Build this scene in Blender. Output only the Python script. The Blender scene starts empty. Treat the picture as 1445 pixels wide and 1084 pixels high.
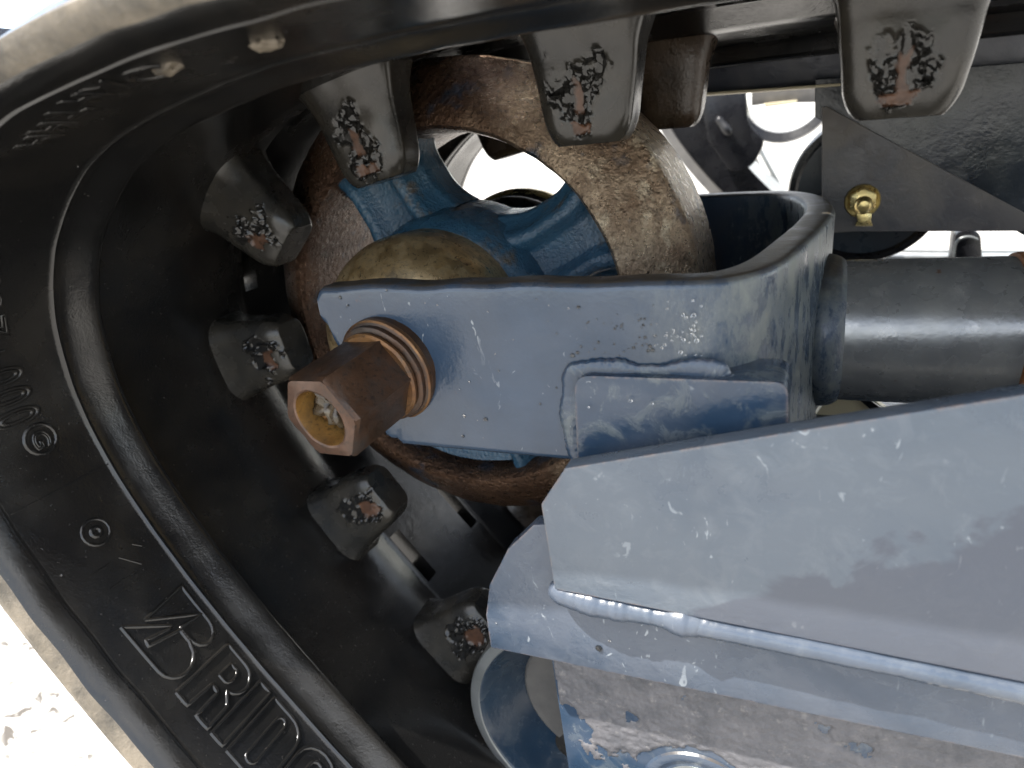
import bpy, bmesh, math, random
import numpy as np
from mathutils import Vector, Matrix, noise as mnoise
R = math.radians
random.seed(7)
scn = bpy.context.scene
col = scn.collection

# ------------------------------------------------------------------ camera
# axes: X along the track, Y along the axle (away from the lens), Z up; origin at the idler wheel's centre
F = 950.0; DIST = 0.358
vy = Vector((1150 - 722.5, 140 - 542, F)); ry = 431 - 542
rx = -(F * F + ry * vy.y) / vy.x
CY = vy.normalized(); CX = (-Vector((rx, ry, F))).normalized(); CZ = CX.cross(CY)   # world axes in lens space (x right, y down, z forward)
CAM = Vector((0.529 * DIST, -DIST, 0.272 * DIST))
def at(px, py, Y):
    d = Vector((px - 722.5, py - 542, F)); d = Vector((d.dot(CX), d.dot(CY), d.dot(CZ)))
    return CAM + d * ((Y - CAM.y) / d.y)
cam = bpy.data.cameras.new('Camera'); camo = bpy.data.objects.new('Camera', cam); col.objects.link(camo)
right = Vector((CX.x, CY.x, CZ.x)); down = Vector((CX.y, CY.y, CZ.y)); fwd = Vector((CX.z, CY.z, CZ.z))
m = Matrix((right, -down, -fwd)).transposed().to_4x4(); m.translation = CAM
camo.matrix_world = m
cam.sensor_width = 36; cam.lens = F / 1445 * 36; cam.clip_start = 0.005; cam.clip_end = 2000
cam.dof.use_dof = True; cam.dof.focus_distance = 0.33; cam.dof.aperture_fstop = 10
scn.camera = camo
scn.cycles.caustics_refractive = False; scn.cycles.caustics_reflective = False

# ------------------------------------------------------------------ light
SUN_DIR = Vector((-0.45, -0.41, 1.0)).normalized()     # towards the sun: high, a little in front; the upper run of the track shades most of the machine
SUN_EL = math.asin(SUN_DIR.z); SUN_AZ = math.atan2(SUN_DIR.x, SUN_DIR.y)
w = bpy.data.worlds.new('World'); scn.world = w; w.use_nodes = True
nt = w.node_tree; nt.nodes.clear()
out = nt.nodes.new('ShaderNodeOutputWorld'); bg = nt.nodes.new('ShaderNodeBackground')
sky = nt.nodes.new('ShaderNodeTexSky'); sky.sky_type = 'NISHITA'; sky.sun_disc = False
sky.sun_elevation = SUN_EL; sky.sun_rotation = SUN_AZ
tc = nt.nodes.new('ShaderNodeTexCoord'); cn = nt.nodes.new('ShaderNodeTexNoise')
cn.inputs['Scale'].default_value = 5.0; cn.inputs['Detail'].default_value = 6
cr_ = nt.nodes.new('ShaderNodeMapRange'); cr_.inputs[1].default_value = .38; cr_.inputs[2].default_value = .60
cm = nt.nodes.new('ShaderNodeMix'); cm.data_type = 'RGBA'; cm.inputs[7].default_value = (7.5, 7.4, 7.2, 1)
nt.links.new(tc.outputs['Generated'], cn.inputs['Vector']); nt.links.new(cn.outputs[0], cr_.inputs[0])
nt.links.new(cr_.outputs[0], cm.inputs[0]); nt.links.new(sky.outputs[0], cm.inputs[6])
nt.links.new(cm.outputs[2], bg.inputs[0]); bg.inputs[1].default_value = 0.13
nt.links.new(bg.outputs[0], out.inputs[0])
sl = bpy.data.lights.new('Sun', 'SUN'); sl.energy = 3.4; sl.angle = R(0.53); sl.color = (1, .95, .88)
so = bpy.data.objects.new('Sun', sl); col.objects.link(so)
so.rotation_euler = SUN_DIR.to_track_quat('Z', 'Y').to_euler()
vs = scn.view_settings; vs.view_transform = 'Standard'; vs.look = 'None'; vs.exposure = 2.0; vs.gamma = 1; vs.use_curve_mapping = False

# ------------------------------------------------------------------ materials
class MT:
    def __init__(s, name):
        s.m = bpy.data.materials.new(name); s.m.use_nodes = True; s.nt = s.m.node_tree
        s.b = s.nt.nodes['Principled BSDF']; s.tc = s.nt.nodes.new('ShaderNodeTexCoord'); s.obj = s.tc.outputs['Object']
    def put(s, sock, v):
        if isinstance(v, bpy.types.NodeSocket): s.nt.links.new(v, sock)
        elif v is not None:
            if hasattr(sock.default_value, '__len__') and not hasattr(v, '__len__'): v = (v,) * len(sock.default_value)
            if hasattr(v, '__len__') and len(v) == 3 and len(sock.default_value) == 4: v = tuple(v) + (1,)
            sock.default_value = v
    def noise(s, scale, detail=4, rough=.55, dist=0, vec=None, out=0):
        n = s.nt.nodes.new('ShaderNodeTexNoise'); s.nt.links.new(vec or s.obj, n.inputs['Vector'])
        for k, v in (('Scale', scale), ('Detail', detail), ('Roughness', rough), ('Distortion', dist)): n.inputs[k].default_value = v
        return n.outputs[out]
    def voro(s, scale, vec=None, feat='F1'):
        n = s.nt.nodes.new('ShaderNodeTexVoronoi'); n.feature = feat; s.nt.links.new(vec or s.obj, n.inputs['Vector']); n.inputs['Scale'].default_value = scale
        return n.outputs['Distance']
    def scaled(s, v, off=(0, 0, 0), rot=(0, 0, 0)):
        n = s.nt.nodes.new('ShaderNodeMapping'); s.nt.links.new(s.obj, n.inputs[0]); n.inputs[3].default_value = v; n.inputs[1].default_value = off; n.inputs[2].default_value = rot
        return n.outputs[0]
    def rng(s, v, a, b, c=0, d=1):
        n = s.nt.nodes.new('ShaderNodeMapRange'); s.put(n.inputs[0], v)
        for i, x in zip((1, 2, 3, 4), (a, b, c, d)): n.inputs[i].default_value = x
        return n.outputs[0]
    def math(s, op, a, b=None):
        n = s.nt.nodes.new('ShaderNodeMath'); n.operation = op; n.use_clamp = False; s.put(n.inputs[0], a)
        if b is not None: s.put(n.inputs[1], b)
        return n.outputs[0]
    def mix(s, f, a, b):
        n = s.nt.nodes.new('ShaderNodeMix'); n.data_type = 'RGBA'; s.put(n.inputs[0], f); s.put(n.inputs[6], a); s.put(n.inputs[7], b)
        return n.outputs[2]
    def mixf(s, f, a, b):
        n = s.nt.nodes.new('ShaderNodeMix'); n.data_type = 'FLOAT'; s.put(n.inputs[0], f); s.put(n.inputs[2], a); s.put(n.inputs[3], b)
        return n.outputs[0]
    def up(s):      # how far the surface faces upward, where dirt settles
        g = s.nt.nodes.new('ShaderNodeNewGeometry'); x = s.nt.nodes.new('ShaderNodeSeparateXYZ'); s.nt.links.new(g.outputs['True Normal'], x.inputs[0]); return x.outputs[2]
    def attr(s, name):
        a = s.nt.nodes.new('ShaderNodeAttribute'); a.attribute_name = name; x = s.nt.nodes.new('ShaderNodeSeparateColor'); s.nt.links.new(a.outputs['Color'], x.inputs[0]); return x.outputs
    def bump(s, h, strength=.3, dist=.001, prev=None):
        n = s.nt.nodes.new('ShaderNodeBump'); s.put(n.inputs['Height'], h); n.inputs['Strength'].default_value = strength; n.inputs['Distance'].default_value = dist
        if prev: s.nt.links.new(prev, n.inputs['Normal'])
        return n.outputs[0]
    def fin(s, color, rough=.5, metal=0, normal=None, spec=.5, coat=None, coat_r=.08):
        s.put(s.b.inputs['Base Color'], color); s.put(s.b.inputs['Roughness'], rough); s.put(s.b.inputs['Metallic'], metal)
        s.put(s.b.inputs['Specular IOR Level'], spec)
        if normal: s.nt.links.new(normal, s.b.inputs['Normal'])
        if coat is not None: s.put(s.b.inputs['Coat Weight'], coat); s.b.inputs['Coat Roughness'].default_value = coat_r
        return s.m

def paint(name, base=(.022, .042, .074), dark=(.015, .031, .056), film=.5, film_col=(.085, .095, .115), dust=.3, dust_col=(.24, .25, .225), grime_up=True, rough=.14, specks=.4, rust=.1, dust_x=None, damp=None, edge=0, sthr=.69):
    t = MT(name)
    sx = t.nt.nodes.new('ShaderNodeSeparateXYZ'); t.nt.links.new(t.obj, sx.inputs[0])
    c = t.mix(t.rng(t.noise(28, 5), .35, .65), dark, base)
    fl = t.math('MULTIPLY', t.rng(t.noise(17, 4, .5, .8), .40, .58), film)             # dried dust film left by rain
    c = t.mix(fl, c, film_col)
    dm = t.rng(t.noise(75, 8, .68, .6), .50, .72)
    if dust_x: dm = t.math('MULTIPLY', t.rng(t.noise(110, 10, .72, .15, t.scaled((1, 1, .45))), .40, .70), t.rng(t.math('ADD', sx.outputs[0], t.math('MULTIPLY', t.noise(35, 4), .02)), dust_x[0], dust_x[1]))
    d1 = t.math('MULTIPLY', dm, dust)
    c = t.mix(d1, c, dust_col)
    sm = t.math('MULTIPLY', t.rng(t.noise(150, 3, .5, 2.2, t.scaled((1, 1, .55), rot=(0, .5, 0))), sthr, sthr + .05), specks)   # pale splashes and scrapes
    sm = t.math('MULTIPLY', sm, t.rng(t.noise(22, 2), .46, .6))
    c = t.mix(sm, c, (.34, .37, .39))
    ru = t.math('MULTIPLY', t.rng(t.noise(140, 5, .7), .67, .74), rust)
    c = t.mix(ru, c, (.13, .05, .02))
    r = t.math('ADD', t.rng(t.noise(45, 5), .3, .7, rough, rough + .10), t.math('ADD', t.math('MULTIPLY', d1, .45), t.math('MULTIPLY', fl, .14)))
    if edge:
        bv = t.nt.nodes.new('ShaderNodeBevel'); bv.samples = 4; bv.inputs[0].default_value = .0018; ge = t.nt.nodes.new('ShaderNodeNewGeometry')
        vd = t.nt.nodes.new('ShaderNodeVectorMath'); vd.operation = 'DOT_PRODUCT'; t.nt.links.new(bv.outputs[0], vd.inputs[0]); t.nt.links.new(ge.outputs['Normal'], vd.inputs[1])
        em = t.math('MULTIPLY', t.rng(vd.outputs['Value'], .995, .93), t.math('MULTIPLY', t.rng(t.noise(190, 6, .7), .42, .58), edge))
        c = t.mix(em, c, t.mix(t.noise(300), (.16, .075, .04), (.26, .22, .19)))
    if damp:
        k = t.math('ADD', t.math('ADD', t.math('MULTIPLY', sx.outputs[0], damp[0]), t.math('MULTIPLY', sx.outputs[2], damp[1])), t.math('MULTIPLY', t.noise(30, 5, .55, .6), .06))
        wet = t.rng(k, damp[2], damp[2] + .004)
        c = t.mix(t.math('MULTIPLY', wet, .75), c, (.046, .053, .072)); r = t.mixf(wet, r, .30)
    if grime_up:
        g = t.math('MULTIPLY', t.rng(t.up(), .55, .9), t.rng(t.noise(90, 6, .65), .25, .5))
        c = t.mix(t.math('MULTIPLY', g, .9), c, t.mix(t.noise(180, 4), (.022, .017, .012), (.075, .058, .038)))
        r = t.mixf(g, r, .45)
    nb = t.bump(t.noise(500, 3), .22, .0005)
    nb = t.bump(t.noise(55, 4), .16, .003, nb)
    nb = t.bump(d1, .5, .0006, nb)
    return t.fin(c, r, 0, nb, .5)

M = {}
M['paint'] = paint('blue_paint', film=.35)
M['paint_fork'] = paint('blue_paint_scuffed', film=.16, dust=.8, dust_col=(.20, .21, .18), specks=.5, rust=.3, dust_x=(-.065, -.01), edge=.6)
M['paint_pad'] = paint('blue_paint_pad', film=.3, dust=.45, dust_col=(.2, .215, .19), specks=.8, rust=.15, grime_up=False, edge=.5)
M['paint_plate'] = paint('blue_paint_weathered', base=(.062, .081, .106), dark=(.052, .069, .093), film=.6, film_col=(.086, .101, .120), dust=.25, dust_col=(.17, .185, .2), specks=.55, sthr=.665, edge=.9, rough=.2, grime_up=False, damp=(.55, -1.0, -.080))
M['paint_plate2'] = paint('blue_paint_bracket_backing', base=(.034, .05, .075), dark=(.026, .04, .063), film=.6, film_col=(.062, .073, .094), dust=.2, dust_col=(.13, .145, .16), edge=.7, sthr=.65, specks=.5, rough=.18, grime_up=False)  # darker blue of the backing plate and its weld
M['paint_fold'] = paint('wet_blue_paint_on_fold', base=(.045, .058, .08), dark=(.036, .048, .068), film=.4, film_col=(.062, .073, .094), dust=.1, rough=.06, specks=.3, grime_up=False)
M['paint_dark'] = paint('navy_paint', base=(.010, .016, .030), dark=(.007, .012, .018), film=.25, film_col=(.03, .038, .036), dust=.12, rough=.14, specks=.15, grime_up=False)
M['paint_flange'] = paint('dark_blue_flange_paint', base=(.014, .030, .052), dark=(.010, .022, .040), film=.25, film_col=(.05, .06, .07), dust=.12, rough=.18, specks=.15, grime_up=False)
M['frame_grey'] = paint('dusty_frame_paint', base=(.06, .057, .062), dark=(.045, .045, .055), film=.7, film_col=(.135, .12, .105), dust=.4, dust_col=(.13, .112, .095), rough=.3, specks=.1, grime_up=False)
M['beam'] = paint('greyblue_beam_paint', base=(.05, .06, .085), dark=(.03, .038, .06), film=.6, film_col=(.10, .105, .12), dust=.3, dust_col=(.13, .13, .13), rough=.25, specks=.15, grime_up=False)

def rubber(name, rough=.11, dusty=.35, base=(.0065, .0065, .0066)):
    t = MT(name)
    big = t.rng(t.noise(16, 5, .6, .5), .42, .66)
    c = t.mix(t.math('MULTIPLY', big, dusty), base, (.024, .021, .017))
    fl = t.rng(t.noise(600, 3), .68, .74)
    c = t.mix(t.math('MULTIPLY', fl, .25), c, (.12, .11, .10))
    r = t.math('ADD', t.rng(t.noise(36, 5, .6), .3, .7, rough, rough + .14), t.math('MULTIPLY', big, .12))
    nb = t.bump(t.noise(900, 3), .22, .0004)
    nb = t.bump(t.noise(110, 5, .6), .16, .0012, nb)
    return t.fin(c, r, 0, nb, .5)
M['rubber'] = rubber('track_rubber')
def rubber_edge():
    t = MT('dusty_track_edge_rubber')
    c = t.mix(t.rng(t.noise(45, 6, .65), .3, .6), (.022, .02, .016), (.15, .125, .092))
    return t.fin(c, .6, 0, t.bump(t.noise(300, 5, .7), .5, .0015))
M['edge'] = rubber_edge()
def lug_mat():
    t = MT('worn_lug_rubber'); a = t.attr('wear'); torn, core = a[0], a[1]
    c = t.mix(t.rng(t.noise(45, 5), .35, .65), (.012, .012, .0115), (.030, .027, .022))
    c = t.mix(t.math('MULTIPLY', torn, .85), c, (.0065, .0065, .0065))
    rust = t.mix(t.rng(t.noise(160, 6, .7), .3, .7), (.03, .014, .008), (.095, .046, .026))
    c = t.mix(t.math('MULTIPLY', core, t.rng(t.noise(120, 5, .65, .5), .22, .40)), c, rust)
    r = t.mixf(core, t.mixf(torn, t.rng(t.noise(80, 4), .3, .7, .18, .34), .15), .42)
    nb = t.bump(t.noise(650, 4, .6), .15, .0004)
    nb = t.bump(t.math('MULTIPLY', t.noise(100, 2, .5, 1.5), torn), .3, .0016, nb)
    return t.fin(c, r, 0, nb, .42)
M['lug'] = lug_mat()
def cast(name, tint=0):
    t = MT(name)
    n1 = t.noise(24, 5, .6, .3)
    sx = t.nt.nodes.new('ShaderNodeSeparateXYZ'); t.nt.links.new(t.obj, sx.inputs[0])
    sun_side = t.math('ADD', t.math('ADD', sx.outputs[0], t.math('MULTIPLY', sx.outputs[2], .2)), t.math('MULTIPLY', n1, .12))
    sun_side = t.rng(sun_side, .125, .205)                                             # sunlight on the right side, painted in as lighter metal
    c = t.mix(sun_side, t.mix(t.rng(n1, .35, .68), (.05, .026, .016), (.12, .066, .038)), t.mix(t.rng(n1, .35, .68), (.21, .14, .09), (.52, .41, .29)))
    c = t.mix(t.math('MULTIPLY', sun_side, t.rng(t.noise(60, 6, .7), .52, .68)), c, (.62, .52, .38))
    c = t.mix(t.math('MULTIPLY', t.rng(t.noise(38, 4, .6), .60, .68), .8), c, (.025, .05, .085))
    c = t.mix(t.rng(t.noise(110, 6, .7), .56, .70), c, (.03, .02, .014))
    c = t.mix(t.math('MULTIPLY', t.rng(t.noise(420, 4, .65), .50, .60), .4), c, (.05, .03, .018))
    nb = t.bump(t.noise(330, 5, .6), .9, .0026)
    nb = t.bump(t.noise(1000, 3), .6, .0009, nb)
    return t.fin(c, t.rng(t.noise(200, 4), .3, .7, .2, .42), .75, nb, .6)
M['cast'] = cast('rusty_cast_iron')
def rust_face():
    t = MT('dark_rust')
    c = t.mix(t.rng(t.noise(50, 6, .65), .35, .65), (.035, .018, .011), (.10, .043, .02))
    return t.fin(c, .42, .1, t.bump(t.noise(350, 5), .4, .001))
M['rust'] = rust_face()
def castpaint():
    t = MT('blue_paint_on_casting')
    c = t.mix(t.rng(t.noise(30, 5), .35, .65), (.017, .05, .09), (.026, .078, .13))
    c = t.mix(t.rng(t.noise(55, 6, .65), .56, .68), c, (.075, .06, .042))
    nb = t.bump(t.noise(480, 4, .6), .6, .0016)
    return t.fin(c, t.rng(t.noise(60, 4), .3, .7, .14, .34), 0, nb, .55)
M['castpaint'] = castpaint()
def brass(name, a, b, grime=.5, metal=.75, rough=.32, sc=1.0, gr=(.035, .026, .016)):
    t = MT(name)
    c = t.mix(t.rng(t.noise(60 * sc, 4), .35, .65), a, b)
    g = t.math('MULTIPLY', t.rng(t.noise(85 * sc, 6, .7), .45, .66), grime)
    c = t.mix(g, c, gr)
    sp = t.rng(t.noise(520, 4, .6), .58, .64); c = t.mix(t.math('MULTIPLY', sp, .8 * grime), c, (.014, .011, .009))
    return t.fin(c, t.math('ADD', t.rng(t.noise(120, 4), .3, .7, rough, rough + .14), t.math('MULTIPLY', g, .2)), t.math('SUBTRACT', metal, t.math('MULTIPLY', g, metal * .8)), t.bump(t.noise(500, 4), .25, .0006))
M['dome'] = brass('tarnished_brass_cap', (.60, .45, .25), (.38, .26, .12), .8, .9, .24)
M['nut'] = brass('greasy_brown_nut', (.036, .022, .014), (.06, .030, .016), .9, .45, .32, gr=(.016, .012, .010))
M['nutbore'] = brass('golden_bore', (.34, .19, .055), (.12, .055, .018), .6, .6, .24)
M['nutface'] = brass('bare_copper_nut_end', (.10, .058, .040), (.055, .026, .014), .7, .45, .28, gr=(.018, .011, .007))
M['gold'] = brass('gold_plated_steel', (.62, .50, .24), (.50, .38, .15), .12, .9, .22)
M['copper'] = brass('orange_copper_seal', (.19, .095, .035), (.09, .042, .018), .7, .6, .3)
M['grease'] = brass('dirty_grease', (.085, .07, .048), (.03, .022, .015), .6, .3, .2, sc=3)
def simple(name, a, b, rough, sc=40, bumpS=.2, spec=.5, metal=0):
    t = MT(name); return t.fin(t.mix(t.rng(t.noise(sc, 5), .35, .65), a, b), t.rng(t.noise(sc * 2, 4), .3, .7, rough, rough + .12), metal, t.bump(t.noise(sc * 8, 4), bumpS, .0006), spec)
M['cream'] = simple('cream_paint', (.55, .49, .34), (.48, .42, .29), .45)
M['black'] = simple('black_gloss', (.004, .004, .005), (.007, .007, .008), .22, spec=.3)
M['dark_drum'] = simple('dark_blue_drum', (.02, .03, .04), (.012, .018, .026), .25)
M['pinkboard'] = simple('pale_pink_board', (.45, .28, .27), (.5, .34, .32), .6)
M['steel'] = simple('dull_steel', (.20, .21, .21), (.13, .14, .14), .3, metal=.5)
M['web_grey'] = simple('dusty_grey_web', (.10, .095, .088), (.07, .067, .064), .5, 60, .3)
def mud():
    t = MT('dried_grey_mud')
    c = t.mix(t.rng(t.noise(70, 8, .7), .3, .7), (.048, .050, .057), (.108, .105, .112))
    c = t.mix(t.rng(t.noise(160, 6, .7), .58, .70), c, (.15, .142, .14))
    return t.fin(c, t.rng(t.noise(90, 4), .3, .7, .42, .66), 0, t.bump(t.noise(420, 6, .7), .7, .0010))
M['mud'] = mud()
def tubemat():
    t = MT('scuffed_tube_steel')
    c = t.mix(t.rng(t.noise(40, 5), .35, .65), (.24, .245, .245), (.32, .32, .305))
    c = t.mix(t.rng(t.noise(90, 7, .7, .4), .54, .74), c, (.46, .45, .43))
    c = t.mix(t.rng(t.noise(70, 5, .7), .66, .72), c, (.16, .07, .03))
    return t.fin(c, t.rng(t.noise(70, 5), .3, .7, .22, .34), .55, t.bump(t.noise(400, 4), .25, .0005))
M['tube'] = tubemat()
M['rustring'] = simple('orange_rust', (.30, .12, .04), (.18, .07, .025), .6, 150, .5)
def ground():
    t = MT('sunlit_concrete')
    v = t.scaled((1, 1, 1))
    c = t.mix(t.rng(t.noise(9, 6, .6), .3, .7), (.31, .295, .27), (.40, .385, .355))
    pit = t.math('MULTIPLY', t.rng(t.noise(40, 4, .6, .8, t.scaled((1, 1.6, 1))), .56, .61), t.rng(t.noise(9, 3), .40, .50))
    c = t.mix(pit, c, (.06, .052, .043))
    return t.fin(c, .8, 0, t.bump(pit, -.8, .006))
M['ground'] = ground()
def water():
    t = MT('clear_water'); t.b.inputs['Transmission Weight'].default_value = 1; t.b.inputs['IOR'].default_value = 1.33
    return t.fin((1, 1, 1), .02)
M['water'] = water()

# ------------------------------------------------------------------ helpers
def empty(name, loc, label, cat, group=None):
    o = bpy.data.objects.new(name, None); col.objects.link(o); o.location = loc; o.empty_display_size = .02
    o['label'] = label; o['category'] = cat
    if group: o['group'] = group
    return o
def mk(name, V, Fc, mat, parent=None, smooth=True, sharp=35):
    base = root_loc(parent)
    me = bpy.data.meshes.new(name); me.from_pydata([tuple(Vector(v) - base) for v in V], [], Fc)
    me.validate(); bm = bmesh.new(); bm.from_mesh(me); bmesh.ops.recalc_face_normals(bm, faces=bm.faces); bm.to_mesh(me); bm.free()
    return fin(name, me, mat, parent, smooth, sharp)
def root_loc(p):
    while p is not None and p.parent is not None: p = p.parent
    return p.location.copy() if p is not None else Vector()
def fin(name, me, mat, parent, smooth=True, sharp=35):
    me.materials.append(mat if not isinstance(mat, str) else M[mat])
    if smooth:
        me.polygons.foreach_set('use_smooth', [True] * len(me.polygons)); me.set_sharp_from_angle(angle=R(sharp))
    o = bpy.data.objects.new(name, me); col.objects.link(o)
    if parent: o.parent = parent
    return o
def frombm(name, bm, mat, parent, smooth=True, sharp=35):
    base = root_loc(parent); bmesh.ops.translate(bm, verts=bm.verts, vec=-base)
    bmesh.ops.recalc_face_normals(bm, faces=bm.faces)
    me = bpy.data.meshes.new(name); bm.to_mesh(me); bm.free(); return fin(name, me, mat, parent, smooth, sharp)
def prism(name, outline, y0, y1, mat, parent, bevel=.0015, seg=2, rough=0, rs=60):
    bm = bmesh.new(); a = [bm.verts.new((x, y0, z)) for x, z in outline]; b = [bm.verts.new((x, y1, z)) for x, z in outline]
    n = len(a); bm.faces.new(a); bm.faces.new(b[::-1])
    for i in range(n): bm.faces.new((a[i], b[i], b[(i + 1) % n], a[(i + 1) % n]))
    bmesh.ops.recalc_face_normals(bm, faces=bm.faces)
    if bevel: bmesh.ops.bevel(bm, geom=list(bm.edges), offset=bevel, segments=seg, affect='EDGES', profile=.5, clamp_overlap=True)
    return frombm(name, bm, mat, parent, True, 30)
def rounded(pts, r, n=6):      # round the corners of a polygon; r may be a list
    o = []; N = len(pts)
    for i in range(N):
        p = Vector(pts[i]); a = Vector(pts[i - 1]); b = Vector(pts[(i + 1) % N]); rr = r[i] if hasattr(r, '__len__') else r
        if rr <= 0: o.append(tuple(p)); continue
        da = (a - p); db = (b - p); k = min(rr, da.length * .45, db.length * .45)
        A = p + da.normalized() * k; B = p + db.normalized() * k
        for j in range(n + 1):
            t = j / n; q = A * (1 - t) ** 2 + p * 2 * t * (1 - t) + B * t * t; o.append(tuple(q))
    return o
def lathe(name, prof, cx, cz, mat, parent, n=96, axis='Y', a0=0, a1=360, jitter=0, js=40, close=False):
    V = []; Fc = []; full = abs(a1 - a0 - 360) < 1e-6; cols = n if full else n + 1
    for i in range(cols):
        a = R(a0 + (a1 - a0) * i / n); ca, sa = math.cos(a), math.sin(a)
        for r, y in prof:
            rr = r
            if jitter:
                k = mnoise.noise(Vector((ca * r, y, sa * r)) * js); k2 = mnoise.noise(Vector((ca * r, y, sa * r)) * js * 3.1)
                rr = r + jitter * (k + .5 * k2); y = y + jitter * .7 * mnoise.noise(Vector((ca * r + 3, y, sa * r)) * js)
            V.append((cx + rr * ca, y, cz + rr * sa) if axis == 'Y' else (y, cx + rr * ca, cz + rr * sa))
    m_ = len(prof)
    for i in range(cols if full else cols - 1):
        j = (i + 1) % cols
        for k in range(m_ if close else m_ - 1):
            k2 = (k + 1) % m_
            Fc.append((i * m_ + k, i * m_ + k2, j * m_ + k2, j * m_ + k))
    return mk(name, V, Fc, mat, parent)
def catmull(P, n):
    P = np.array(P, float); o = []
    for i in range(len(P) - 1):
        p0 = P[max(i - 1, 0)]; p1 = P[i]; p2 = P[i + 1]; p3 = P[min(i + 2, len(P) - 1)]
        for k in range(n):
            t = k / n; o.append(.5 * ((2 * p1) + (-p0 + p2) * t + (2 * p0 - 5 * p1 + 4 * p2 - p3) * t * t + (-p0 + 3 * p1 - 3 * p2 + p3) * t ** 3))
    o.append(P[-1]); return np.array(o)
def bead(name, pts, r, mat, parent, ripple=.25, pitch=.004, n=10, step=.0008, flat=1.0, wob=.3):
    P = catmull(pts, 40); S = np.r_[0, np.cumsum(np.linalg.norm(np.diff(P, axis=0), axis=1))]
    k = max(4, int(S[-1] / step)); V = []; Fc = []
    for i in range(k + 1):
        s = S[-1] * i / k; p = Vector([np.interp(s, S, P[:, c]) for c in range(3)]); q = Vector([np.interp(min(s + .001, S[-1]), S, P[:, c]) for c in range(3)]); q0 = Vector([np.interp(max(s - .001, 0), S, P[:, c]) for c in range(3)])
        t = (q - q0).normalized(); u = t.cross(Vector((0, 1, 0))).normalized(); v = t.cross(u)
        ph = (s / pitch + .4 * mnoise.noise(p * 120)) % 1
        rr = r * (1 + ripple * (abs(math.sin(math.pi * ph)) - .6) + wob * mnoise.noise(p * 90))
        end = min(1, (min(s, S[-1] - s) + .0004) / (r * 1.2)); rr *= math.sqrt(max(.02, 1 - (1 - end) ** 2))
        for j in range(n):
            a = 2 * math.pi * j / n; V.append(p + u * math.cos(a) * rr + v * math.sin(a) * rr * flat)
    for i in range(k):
        for j in range(n): Fc.append((i * n + j, i * n + (j + 1) % n, (i + 1) * n + (j + 1) % n, (i + 1) * n + j))
    Fc.append(tuple(range(n))); Fc.append(tuple(range(k * n, k * n + n)))
    return mk(name, V, Fc, mat, parent, True, 60)

# ------------------------------------------------------------------ ground
GZ = -0.52
g = mk('ground', [(-400, -400, GZ), (400, -400, GZ), (400, 400, GZ), (-400, 400, GZ)], [(0, 1, 2, 3)], 'ground', None, False); g['kind'] = 'structure'

# ------------------------------------------------------------------ rubber track
CP = [(.75,.112),(.5,.119),(.3,.126),(.2,.129),(.1,.130),(.05,.129),(.012,.1265),(-.026,.1205),(-.055,.1138),(-.082,.1034),(-.102,.0898),(-.12,.0726),(-.1345,.049),(-.1415,.026),(-.143,-.006),(-.134,-.045),(-.113,-.089),(-.084,-.135),(-.05,-.180),(-.01,-.228),(.04,-.283),(.10,-.343),(.18,-.41),(.3,-.46),(.6,-.48)]
PQ = catmull(CP, 60); PS = np.r_[0, np.cumsum(np.hypot(*np.diff(PQ, axis=0).T))]
def tp(s, Y, h=0.0):
    x = np.interp(s, PS, PQ[:, 0]); z = np.interp(s, PS, PQ[:, 1]); e = .004
    tx = np.interp(s + e, PS, PQ[:, 0]) - np.interp(s - e, PS, PQ[:, 0]); tz = np.interp(s + e, PS, PQ[:, 1]) - np.interp(s - e, PS, PQ[:, 1])
    l = math.hypot(tx, tz); return Vector((x - tz / l * h, Y, z + tx / l * h))
def frame(s):
    a = tp(s - .004, 0); b = tp(s + .004, 0); t = (b - a).normalized(); return t, Vector((-t.z, 0, t.x))
LUG_S = [.5304, .6527, .774, .8792, .9825, 1.1084, 1.2190, 1.33]
HOLES = [(.5915, .021), (.7125, .021), (.8266, .019), (.931, .019), (1.0455, .02), (1.163, .0215), (1.266, .02)]
track = empty('rubber_track', (.2, .03, GZ + .01), 'black moulded rubber crawler track curving round the idler wheel at the left', 'track')
def hin(Y):     # inner surface height across the belt, mirrored about Y = .03
    y = Y if Y <= .03 else .06 - Y
    pts = [(-.226, -.0075), (-.2225, -.003), (-.218, -.0008), (-.212, 0), (-.2107, 0), (-.2100, -.0012), (-.2090, -.0012), (-.2083, 0), (-.1595, 0), (-.1580, .0003), (-.1572, .0011), (-.1564, .0003), (-.155, -.0002), (-.1505, .0006), (-.1465, .0018), (-.142, .0034), (-.1388, .0043), (-.1368, .0044), (-.1352, .0034), (-.1340, .0006), (-.1330, -.005), (-.131, -.0085), (-.10, -.0095), (-.076, -.008), (-.030, -.011), (-.018, -.020), (.03, -.020)]
    return float(np.interp(y, [p[0] for p in pts], [p[1] for p in pts]))
left = [-.226, -.2225, -.218, -.212, -.2107, -.2100, -.2090, -.2083, -.200, -.190, -.180, -.170, -.1595, -.1580, -.1572, -.1564, -.155, -.1505, -.1465, -.142, -.1388, -.1368, -.1352, -.1340, -.1330, -.131, -.12, -.11, -.10, -.088, -.076, -.05, -.030, -.018, -.012, .0, .015]
YC = left + [.03] + [.06 - y for y in left[::-1]]
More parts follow.
